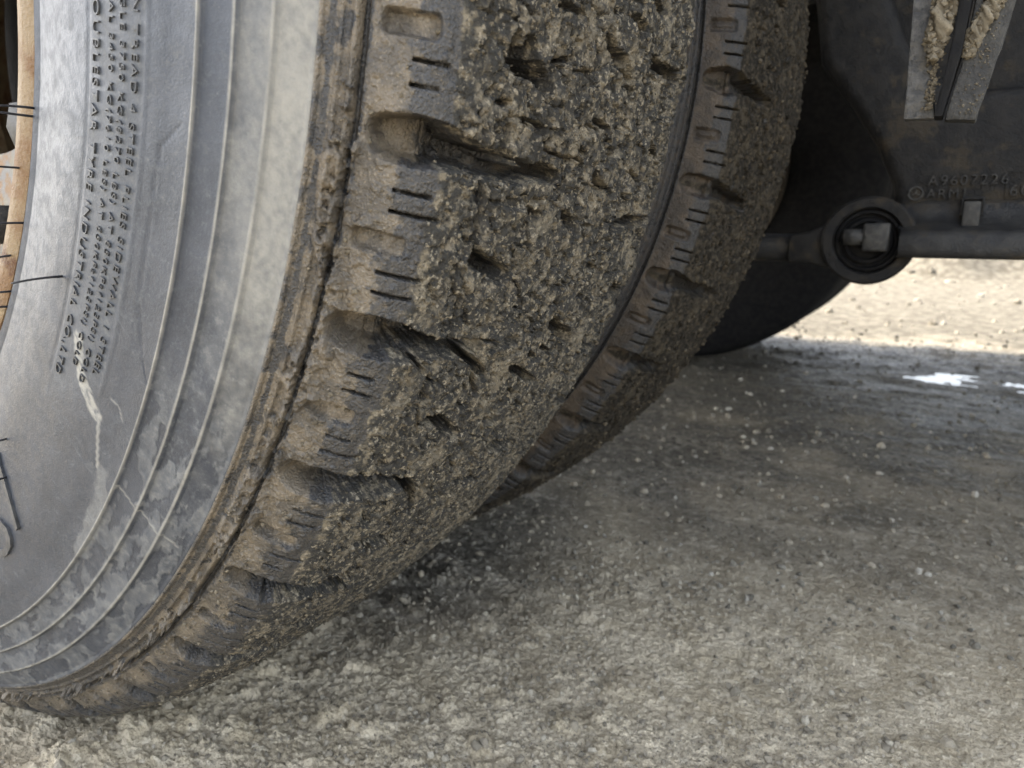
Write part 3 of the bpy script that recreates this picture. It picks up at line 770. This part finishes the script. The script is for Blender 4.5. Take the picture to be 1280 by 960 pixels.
def prism_x(name, prof, x0, x1, n=14):
    P_ = np.array([[(x_, y_, z_) for y_, z_ in prof] for x_ in np.linspace(x0, x1, n)]); m = len(prof)
    P_[..., 1] += .0012 * fbm(P_[..., 0] * 30, P_[..., 2] * 60, 911, 3); P_[0, :, 1] += .006; P_[0, :, 0] += .004 * (abs(np.arange(m) / m - .3) < .2)
    i = np.arange(n * m).reshape(n, m); i = np.concatenate([i, i[:, :1]], 1)
    F_ = np.stack([i[:-1, :-1], i[:-1, 1:], i[1:, 1:], i[1:, :-1]], -1).reshape(-1, 4).tolist()
    me = poly_mesh(name, P_.reshape(-1, 3).tolist(), F_ + [list(range(m))[::-1], list(range((n - 1) * m, n * m))], True)
    bm = bmesh.new(); bm.from_mesh(me); bmesh.ops.recalc_face_normals(bm, faces=bm.faces); bm.to_mesh(me); bm.free()
    me.polygons.foreach_set('use_smooth', np.ones(len(me.polygons), bool)); me.set_sharp_from_angle(angle=1.0); return me
fl = [(YH + .07, .336), (YH - .044, .336), (YH - .048, .339), (YH - .049, .345), (YH - .047, .357), (YH - .044, .362), (YH - .039, .3655), (YH - .031, .368), (YH - .022, .3715), (YH - .015, .3765), (YH - .010, .383), (YH - .006, .391), (YH + .002, .397), (YH + .07, .397)]
H.append(('bottom_flange', prism_x('bottom_flange', fl, .6095, .905), M_BEAM))
H.append(('lug', prism_y('lug', [(.668, .368), (.6835, .368), (.6835, .394), (.668, .394)], YH - .028, YH + .01, .002), M_STEEL))
H.append(('slot_rim', prism_y('slot_rim', [(.6655, .380), (.6655, .3985), (.6865, .3985), (.6865, .380), (.6838, .380), (.6838, .3955), (.6682, .3955), (.6682, .380)], YH - .024, YH + .005, .0008), M_CAST))
for nm, me, mt in H:
    link(nm, me, mt, hang)
def flat_text(name, body, x, z, hgt, y, ext=.0034):
    me = text_mesh(name, body, 1., .5)
    c = np.empty(len(me.vertices) * 3, np.float32); me.vertices.foreach_get('co', c); c = c.reshape(-1, 3)
    k = hgt / .70
    Q = np.stack([x + c[:, 0] * k, y - np.where(c[:, 2] > 0, ext, -.002), z + c[:, 1] * k], -1)
    me.vertices.foreach_set('co', np.ascontiguousarray(Q, np.float32).ravel()); me.update()
    return link(name, me, M_STEEL, hang)
flat_text('raised_number', 'A9607226', .6325, .4115, .0105, YH)
flat_text('raised_number', 'ARM1', .6325, .3985, .0095, YH)
flat_text('raised_number', '60', .7065, .3995, .0115, YH)
for a, b_ in (((.7035, .3965), (.7365, .3975)), ((.7035, .4225), (.7365, .4235))):
    link('number_frame', box('number_frame', (a[0], YH - .0012, a[1]), (b_[0], YH + .002, b_[1]), .0003), M_CAST, hang)
for x_ in (.7030, .7355):
    link('number_frame', box('number_frame', (x_, YH - .0013, .3976), (x_ + .0011, YH + .002, .4224), .0003), M_CAST, hang)
# emblem: a three pointed star in a ring
ang = np.linspace(0, 2 * math.pi, 33)
link('star_emblem', tube('star_emblem', [(.6222 + .0068 * math.cos(a), YH - .0006, .4035 + .0068 * math.sin(a)) for a in ang], .0012, 6, False), M_STEEL, hang)
sv, sf = [], []
for i in range(3):
    a = math.pi / 2 + i * 2 * math.pi / 3
    t_ = np.array([math.cos(a), math.sin(a)]); n_ = np.array([-t_[1], t_[0]]); c_ = np.array([.6222, .4035]); o_ = len(sv)
    for q, yy in ((c_ + t_ * .0068, YH - .0006), (c_ + n_ * .0013, YH - .0004), (c_ - n_ * .0013, YH - .0004), (c_, YH - .0018)): sv.append((q[0], yy, q[1]))
    sf += [[o_, o_ + 1, o_ + 3], [o_, o_ + 3, o_ + 2]]
link('star_emblem', poly_mesh('star_emblem', sv, sf), M_STEEL, hang)
for o in list(hang.children): o.location = -hang.location

# ================================================================ trailing radius rod with its bush
ex, ez = .582, .353
rod = empty('radius_rod', (ex, YH, ez), 'dark radius rod with a round rubber bush bolted under the cast bracket', 'suspension rod')
link('eye_ring', lathe_y('eye_ring', [(.0345, YH - .024), (.0365, YH - .027), (.0455, YH - .027), (.0480, YH - .0245), (.0480, YH + .034), (.0345, YH + .034)], 72, ex, ez, True), M_CAST, rod)
link('rubber_bush', lathe_y('rubber_bush', [(.0346, YH - .016), (.033, YH - .022), (.030, YH - .023), (.0285, YH - .017), (.026, YH - .017), (.0245, YH - .023), (.021, YH - .024), (.019, YH - .018), (.001, YH - .018)], 60, ex, ez), M_RUBBER, rod)
link('pin_block', bevelled(box('pin_block', (ex - .0045, YH - .036, ez - .011), (ex + .021, YH + .02, ez + .019), .002), .0015), M_STEEL, rod)
link('bolt_head', tube('bolt_head', [(ex - .024, YH - .026, ez + .004), (ex - .0045, YH - .026, ez + .004)], .0098, 6), M_STEEL, rod)
taper = [(ex - .030, ez + .026), (ex - .062, ez + .010), (ex - .085, ez + .006), (ex - .085, ez - .026), (ex - .060, ez - .026), (ex - .026, ez - .036), (ex - .04, ez)]
link('rod_neck', prism_y('rod_neck', taper, YH - .018, YH + .022, .007), M_CAST, rod)
link('rod_shaft', tube('rod_shaft', [(ex - .075, YH + .003, ez - .010), (ex - .45, YH + .003, ez - .004)], .0165, 20), M_CAST, rod)
for o in list(rod.children): o.location = -rod.location

# ================================================================ mudguard stay hanging in front of the wheels
YS = .35
stay = empty('mudguard_stay', (.64, YS, .45), 'two flat steel bars with tan mud clods stuck between them, hanging by the bracket', 'bracket')
Lb = [(.6240, .56), (.6253, .4996), (.6270, .4325), (.6432, .4318), (.6395, .47), (.6370, .56)]
Rb = [(.6490, .4302), (.6644, .4290), (.6748, .480), (.684, .56), (.662, .56), (.6548, .4655)]
mid = [(.6432, .4316), (.6475, .4316), (.6535, .4655), (.660, .56), (.652, .56), (.6475, .4655)]
def rough_plate(name, pts, y0, y1, amp):
    me = prism_y(name, pts, y0, y1, .0008)
    bm = bmesh.new(); bm.from_mesh(me)
    bmesh.ops.triangulate(bm, faces=bm.faces)
    bmesh.ops.subdivide_edges(bm, edges=[e for e in bm.edges if e.calc_length() > .004], cuts=7, use_grid_fill=True)
    bm.verts.ensure_lookup_table()
    c = np.array([v.co[:] for v in bm.verts]); n = np.array([v.normal[:] for v in bm.verts])
    d = amp * (fbm(c[:, 0] * 300 + c[:, 1] * 170, c[:, 2] * 300 + c[:, 1] * 90, 401, 3))
    for v, q, e in zip(bm.verts, n, d): v.co += Vector(q) * e
    bm.to_mesh(me); bm.free(); return me
link('flat_bar', rough_plate('flat_bar', Lb, YS, YS + .012, .0006), M_GALV, stay)
link('flat_bar', rough_plate('flat_bar', Rb, YS - .004, YS + .012, .0009), M_STEEL, stay)
link('spacer_bar', rough_plate('spacer_bar', mid, YS - .010, YS + .010, .0006), M_DARK, stay)
def clod_mass(name, pts, rad, seed):
    """an irregular lump of mud along a line of points"""
    pts = np.array(pts); n, m = 90, 64
    t_ = np.linspace(0, 1, n); k_ = np.linspace(0, 1, len(pts))
    c_ = np.stack([np.interp(t_, k_, pts[:, i]) for i in range(3)], 1); r_ = np.interp(t_, k_, rad) * np.sqrt(np.clip(np.minimum(t_, 1 - t_) * 14, 0, 1))
    a_ = np.linspace(0, 2 * math.pi, m, endpoint=False); T_, A_ = np.meshgrid(t_, a_, indexing='ij')
    q1 = fbm(T_ * 11 + 1.3 * np.cos(A_), 1.3 * np.sin(A_) + T_ * 1.5, seed, 3, .5); q2, _, qi = worley(T_ * 12 + 1.5 * np.cos(A_), 1.5 * np.sin(A_), seed + 9)
    rr = r_[:, None] * (.80 + .9 * q1 + .55 * (1 - q2) * qi)
    V_ = c_[:, None] + rr[..., None] * np.stack([np.cos(A_), .8 * np.sin(A_), 0 * A_], -1)
    i = np.arange(n * m).reshape(n, m); i = np.concatenate([i, i[:, :1]], 1)
    F_ = np.stack([i[:-1, :-1], i[:-1, 1:], i[1:, 1:], i[1:, :-1]], -1).reshape(-1, 4)
    return np_mesh(name, V_.reshape(-1, 3), F_, None, {'tone': np.clip(.25 + 1.6 * q1, 0, 1).ravel()})
link('mud_clod', clod_mass('mud_clod', [(.6395, YS - .003, .462), (.6400, YS - .005, .475), (.6425, YS - .006, .49), (.645, YS - .006, .51), (.647, YS - .004, .56)], [.0025, .0055, .0068, .0078, .007], 881), M_CLAY, stay)
link('mud_clod', clod_mass('mud_clod', [(.6560, YS - .005, .462), (.6590, YS - .006, .475), (.664, YS - .006, .487), (.669, YS - .005, .50), (.674, YS - .005, .56)], [.002, .0048, .0048, .0062, .007], 891), M_CLAY, stay)
pos, rad = [], []
for i in range(160):
    z_ = RNG.uniform(.437, .475); pos.append((.6402 + RNG.normal() * .0016, YS - .0015, z_)); rad.append(RNG.uniform(.0004, .0013))
for i in range(1500):
    t_ = RNG.random(); z_ = .464 + .085 * t_; a_ = RNG.uniform(math.pi, 2 * math.pi)
    if RNG.random() < .5: x_, r_ = np.interp(z_, [.462, .475, .49, .51, .56], [.6395, .6400, .6425, .645, .647]), np.interp(z_, [.462, .475, .49, .51, .56], [.0026, .0050, .0062, .0070, .0066])
    else: x_, r_ = np.interp(z_, [.462, .475, .487, .50, .56], [.6560, .6590, .664, .669, .674]), np.interp(z_, [.462, .475, .487, .50, .56], [.002, .0042, .0044, .0056, .0066])
    r_ *= RNG.uniform(.6, 1.2); pos.append((x_ + r_ * math.cos(a_), YS - .005 + .8 * r_ * math.sin(a_), z_)); rad.append(RNG.uniform(.0006, .0024) * RNG.random() + .0003)
for i in range(120):
    z_ = RNG.uniform(.432, .485); pos.append((.6585 + (z_ - .432) * .17 + RNG.normal() * .0040, YS - .0045, z_)); rad.append(RNG.uniform(.0002, .0007))
o = link('mud_grit', crumbs_mesh('mud_grit', np.array(pos), np.array(rad), None, ICO1, .3), M_CLAY, stay); o['kind'] = 'stuff'
for o in list(stay.children): o.location = -stay.location

# ================================================================ the truck above: what shades the wheels
def single(name, me, mat, label, cat, loc=None):
    o = link(name, me, mat); return tag(o, label, cat)
single('chassis_rail', box('chassis_rail', (-4, .79, .82), (2.8, .87, 1.10), .01), M_DARK, 'dark steel chassis rail above the near wheel pair', 'chassis rail')
single('chassis_rail', box('chassis_rail', (-4, 1.55, .82), (2.8, 1.63, 1.10), .01), M_DARK, 'dark steel chassis rail above the far wheel pair', 'chassis rail')
single('rear_axle', tube('rear_axle', [(-.02, .70, R), (-.02, 1.05, R), (-.02, 1.12, R), (-.02, 1.30, R), (-.02, 1.37, R), (-.02, 1.72, R)], [.075, .085, .19, .19, .085, .075], 24), M_DARK, 'dark rear axle tube running between the wheel pairs', 'axle')
single('shade_box', box('shade_box', (-4.2, .42, 1.36), (2.8, 2.46, 3.2), .02), M_BODY, 'unseen grey box standing in for the body above the wheels, sized to shade them', 'light blocker')  # unseen stand-in for the truck body, its extent set to shape the shade
single('shade_board', box('shade_board', (-4.0, 2.44, .42), (2.8, 2.50, 1.20), .01), M_DARK, 'unseen dark board added along the far flank to place the shadow edge', 'side guard')  # unseen board, added to set the far edge of the sun shadow
g = lathe_y('mudguard', [(.66, -.06), (.665, -.05), (.665, .72), (.66, .73), (.655, .72), (.655, -.05)], 60, 0, R, True, 25 * D2R, 165 * D2R)
single('mudguard', g, M_DARK, 'black curved mudguard over the near wheel pair', 'mudguard')

# ================================================================ ground
def ground_h(X, Y, fine=True):
    h = .010 * fbm(X * 2.2, Y * 2.2, 501, 3) + .012 * fbm(X * .5, Y * .5, 503, 2) * sm(1.2, 3, np.hypot(X, Y))
    near = sm(.66, .18, np.hypot((X - .10) * .9, Y - .06))                       # loose crumbly dirt in front of the tyre
    under = sm(.35, .9, Y)
    if fine:
        n1 = fbm(X * 16, Y * 16, 511, 4); n2 = fbm(X * 60, Y * 60, 521, 4, .62)
        rg = 1 - abs(fbm(X * 38 + .5 * n1, Y * 38, 527, 4, .6)) * 2.6                    # crumbled, ridged dirt
        f1, f2, ci = worley(X * 95 + n1 * .8, Y * 95 + n2 * .3, 7); g1, g2, gi = worley(X * 230 + n2, Y * 230, 8)
        b1, b2, bi = worley(X * 42 + n1, Y * 42 + n2 * .3, 9)
        lump = sm(.62, .2, f1) * ci; grain = sm(.7, .15, g1) * (.3 + .7 * gi); clod = sm(.55, .25, b1 + .12 * n2) * sm(.66, .9, bi)
        loose = np.clip(.06 + .94 * near + .45 * n1 * sm(.0, .4, near + .05), .05, 1)
        loose = np.maximum(loose, .8 * sm(1.7, 2.3, Y) * sm(3.0, 2.6, Y) * sm(-.2, .2, n1))
        h = h + loose * (.0022 * lump + .0026 * grain + .0062 * clod + .0030 * n1 + .0030 * n2 + .0016 * rg) + (1 - loose) * (.0010 * lump + .0012 * grain + .0022 * n2)
        h = h + .010 * fbm(X * 8, Y * 20, 561, 4) * sm(1.5, 1.8, Y) * sm(2.9, 2.4, Y)
        # ruts pressed along the rolling direction
        h = h + .0045 * fbm(X * 3.0, Y * 24, 531, 4) * (.4 + .6 * under)
    # pushed-up lip beside the contact patch, and the tyre's own hollow
    d = np.hypot(np.maximum(abs(X) - .13, 0), np.maximum(abs(Y - .157) - .12, 0))
    h = h + .010 * np.exp(-((d - .04) / .03) ** 2) - .004 * sm(.03, 0, d)
    h = h - .010
    bank = .62 * sm(5.6, 7.4, Y + .6 * fbm(X * .8, Y * .8, 541, 2) + .1 * X) + .25 * sm(6, 12, Y)
    if fine: bank = bank * (1 + .22 * fbm(X * 2.2, Y * 2.2, 551, 4))
    h = h + bank
    h = h - .006 * sm(.55, .2, np.hypot((X - .80) / 1.0, (Y - 1.93) / .55))
    return h
az = np.concatenate([np.arange(-1.40, .32, .0036), np.arange(.345, 1.2, .03), np.arange(1.25, 2 * math.pi - 2.25, .1), np.arange(2 * math.pi - 2.2, 2 * math.pi - 1.42, .03)])
rr_ = np.concatenate([[0.02, .08, .16, .24, .30], .36 * np.exp(np.arange(0, math.log(.95 / .36), .0032)), .953 * np.exp(np.arange(0, math.log(1.6 / .953), .005)), 1.606 * np.exp(np.arange(0, math.log(12 / 1.606), .0095)), 12.2 * np.exp(np.arange(0, math.log(900 / 12), .09))])
AZ, RR = np.meshgrid(az, rr_)
X = CAM.x + RR * np.sin(AZ); Y = CAM.y + RR * np.cos(AZ)
Z = ground_h(X, Y)
N1 = fbm(X * 1.6, Y * 1.6, 601, 4); N2 = fbm(X * 6, Y * 6, 605, 4)
# damp dirt and painted truck shade share this darkening; dry gravel beyond the far flank
wet_shade = sm(.32, .85, Y + .25 * N1 + .12 * N2 - .15 * (X - .4)) * sm(2.60, 2.42, Y + .12 * N2 + .1 * N1)
wet_shade = np.maximum(wet_shade, np.exp(-((X - .20) / .15) ** 2) * sm(.17, .36, Y + .05 * N2) * sm(1.2, .6, Y))  # shade beside the tyre, painted in as darker damp ground
wet_shade = np.clip(wet_shade - .30 * sm(.05, .4, N1 + .5 * N2) * sm(1.8, 1.0, Y), 0, 1)
wet_shade = np.maximum(wet_shade, .9 * sm(.40, .16, np.hypot((X - .82) / 1.0, (Y - 1.93) / .5) + .15 * N2))
G = np.stack([X, Y, Z], -1)
i = np.arange(G.shape[0] * G.shape[1]).reshape(G.shape[:2]); i = np.concatenate([i, i[:, :1]], 1)
F = np.stack([i[:-1, :-1], i[:-1, 1:], i[1:, 1:], i[1:, :-1]], -1).reshape(-1, 4)[:, ::-1]
dry = sm(2.3, 2.7, Y + .2 * N1 + .12 * N2)
# painted shade: ground colour darkened further under the middle of the truck
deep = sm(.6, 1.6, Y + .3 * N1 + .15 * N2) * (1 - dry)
t = NT('dirt_ground', 1.)
wt, dr_ = t.attr('wet_shade'), t.attr('dry')
n0, n1_, n2_, n3_ = t.noise(4, 5, .6), t.noise(22, 6, .62), t.noise(120, 5, .65), t.noise(600, 3, .6)
mp = t.n('ShaderNodeMapping'); mp.inputs['Scale'].default_value = (.16, 1.0, 1.0); t.t.links.new(t.co, mp.inputs['Vector'])
s1, s2 = t.noise(26, 6, .62, .3, mp.outputs[0]), t.noise(95, 5, .6, 0, mp.outputs[0])
n4_ = t.noise(300, 4, .65)
c = t.mix(t.ramp(n1_, .36, .64), (.43, .365, .26), (.62, .54, .405))
c = t.mix(t.ramp(n2_, .52, .68, 0, .7), c, (.68, .61, .48))
c = t.mix(t.ramp(n2_, .43, .32, 0, .5), c, (.20, .17, .125))
c = t.mix(t.ramp(n4_, .45, .34, 0, .45), c, (.16, .14, .11))
n5_ = t.noise(60, 5, .65, 0, None)
cw = t.mix(t.ramp(n0, .40, .60), (.090, .081, .064), (.150, .136, .110))  # damp ground colour, kept dark for the shade under the truck
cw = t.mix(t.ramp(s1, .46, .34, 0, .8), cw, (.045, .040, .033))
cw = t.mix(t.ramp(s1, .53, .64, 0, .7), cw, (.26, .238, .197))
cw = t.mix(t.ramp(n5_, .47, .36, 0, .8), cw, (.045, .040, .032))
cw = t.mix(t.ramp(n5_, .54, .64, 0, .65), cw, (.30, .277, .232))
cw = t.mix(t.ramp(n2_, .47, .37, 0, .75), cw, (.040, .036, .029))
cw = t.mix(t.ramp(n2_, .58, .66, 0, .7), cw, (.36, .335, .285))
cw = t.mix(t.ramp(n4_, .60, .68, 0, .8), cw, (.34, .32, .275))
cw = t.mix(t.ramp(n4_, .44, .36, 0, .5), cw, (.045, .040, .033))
cw = t.mul(t.attr('deep'), cw, (.60, .58, .55))  # deep multiplies the painted under-truck shade into the colour
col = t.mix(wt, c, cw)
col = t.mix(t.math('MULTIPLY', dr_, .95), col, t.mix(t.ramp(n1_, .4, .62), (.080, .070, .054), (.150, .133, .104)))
ro = t.mixf(wt, .88, t.ramp(s1, .3, .7, .42, .75))
nb = t.bump(n2_, .005, .9); nb = t.bump(n4_, .003, .9, nb); nb = t.bump(n3_, .0012, .9, nb)
M_GROUND = t.done(col, ro, nb, spec=t.mixf(wt, .06, .14))
ground = link('ground', np_mesh('ground', G.reshape(-1, 3), F, None, smooth=False, attrs={'wet_shade': wet_shade.ravel(), 'dry': dry.ravel(), 'deep': deep.ravel()}), M_GROUND)
ground['kind'] = 'structure'

M_DAMPGRIT = crumb_material('damp_grit', (.11, .10, .082), (.20, .183, .15), (.44, .41, .35))
# loose stones and crumbs of dirt: nobody could count them
def scatter(name, n, rmin, rmax, s0, s1, pw, mat, ico, keep=None, lift=.15):
    a = RNG.uniform(-1.40, .32, n * 2); r = rmin * (rmax / rmin) ** RNG.random(n * 2)
    x = CAM.x + r * np.sin(a); y = CAM.y + r * np.cos(a)
    k = np.ones(len(x), bool) if keep is None else keep(x, y)
    x, y, r = x[k][:n], y[k][:n], r[k][:n]
    rad = (s0 + (s1 - s0) * RNG.random(len(x)) ** pw) * (.55 + .45 * r)
    z = ground_h(x, y) + rad * lift
    me = crumbs_mesh(name, np.stack([x, y, z], 1), rad, None, ico, .3, ico is ICO2)
    o = link(name, me, mat); o['kind'] = 'stuff'; return o
clear = lambda x, y: ~((abs(x) < .16) & (y > .02) & (y < .30)) & ~((abs(x) < .16) & (y > .37) & (y < .64))
scatter('loose_gravel', 6000, .40, 1.6, .0006, .0055, 7., M_GRAVEL, ICO1, clear)
scatter('dirt_crumbs', 6500, .40, .95, .0005, .0036, 3.6, M_GRAVEL, ICO1, lambda x, y: clear(x, y) & (np.hypot(x - .2, y - .1) < .55) & (fbm(x * 9, y * 9, 701, 2) > -.1))
scatter('damp_grit', 5500, .7, 3.0, .0008, .0050, 3.2, M_DAMPGRIT, ICO1, clear)
scatter('bank_stones', 700, 3.0, 10., .003, .010, 2.5, M_GRAVEL, ICO1, lambda x, y: y > 2.5)

# shallow puddle in the hollow under the truck, broken by grit
PX, PY = .84, 1.93
th = np.linspace(0, 2 * math.pi, 90, endpoint=False)
rad = 1 + .22 * np.array([perlin(np.array([3 * math.cos(a)]), np.array([3 * math.sin(a)]), 801)[0] for a in th]) * 2
pv = [(PX, PY, 0)] + [(PX + .27 * q * math.cos(a), PY + .10 * q * math.sin(a), 0) for a, q in zip(th, rad)]
gz = float(np.median(ground_h(np.array([v[0] for v in pv]), np.array([v[1] for v in pv]))))
pv = [(x, y, gz - .0009) for x, y, _ in pv]
t = NT('puddle_water', 1.); t.b.inputs['IOR'].default_value = 1.33
M_WATER = t.done((.05, .047, .042), .22, t.bump(t.noise(60, 2), .0008, .4), spec=.5)
pud = link('puddle', poly_mesh('puddle', pv, [[0, 1 + k, 1 + (k + 1) % 90] for k in range(90)]), M_WATER); pud['kind'] = 'structure'
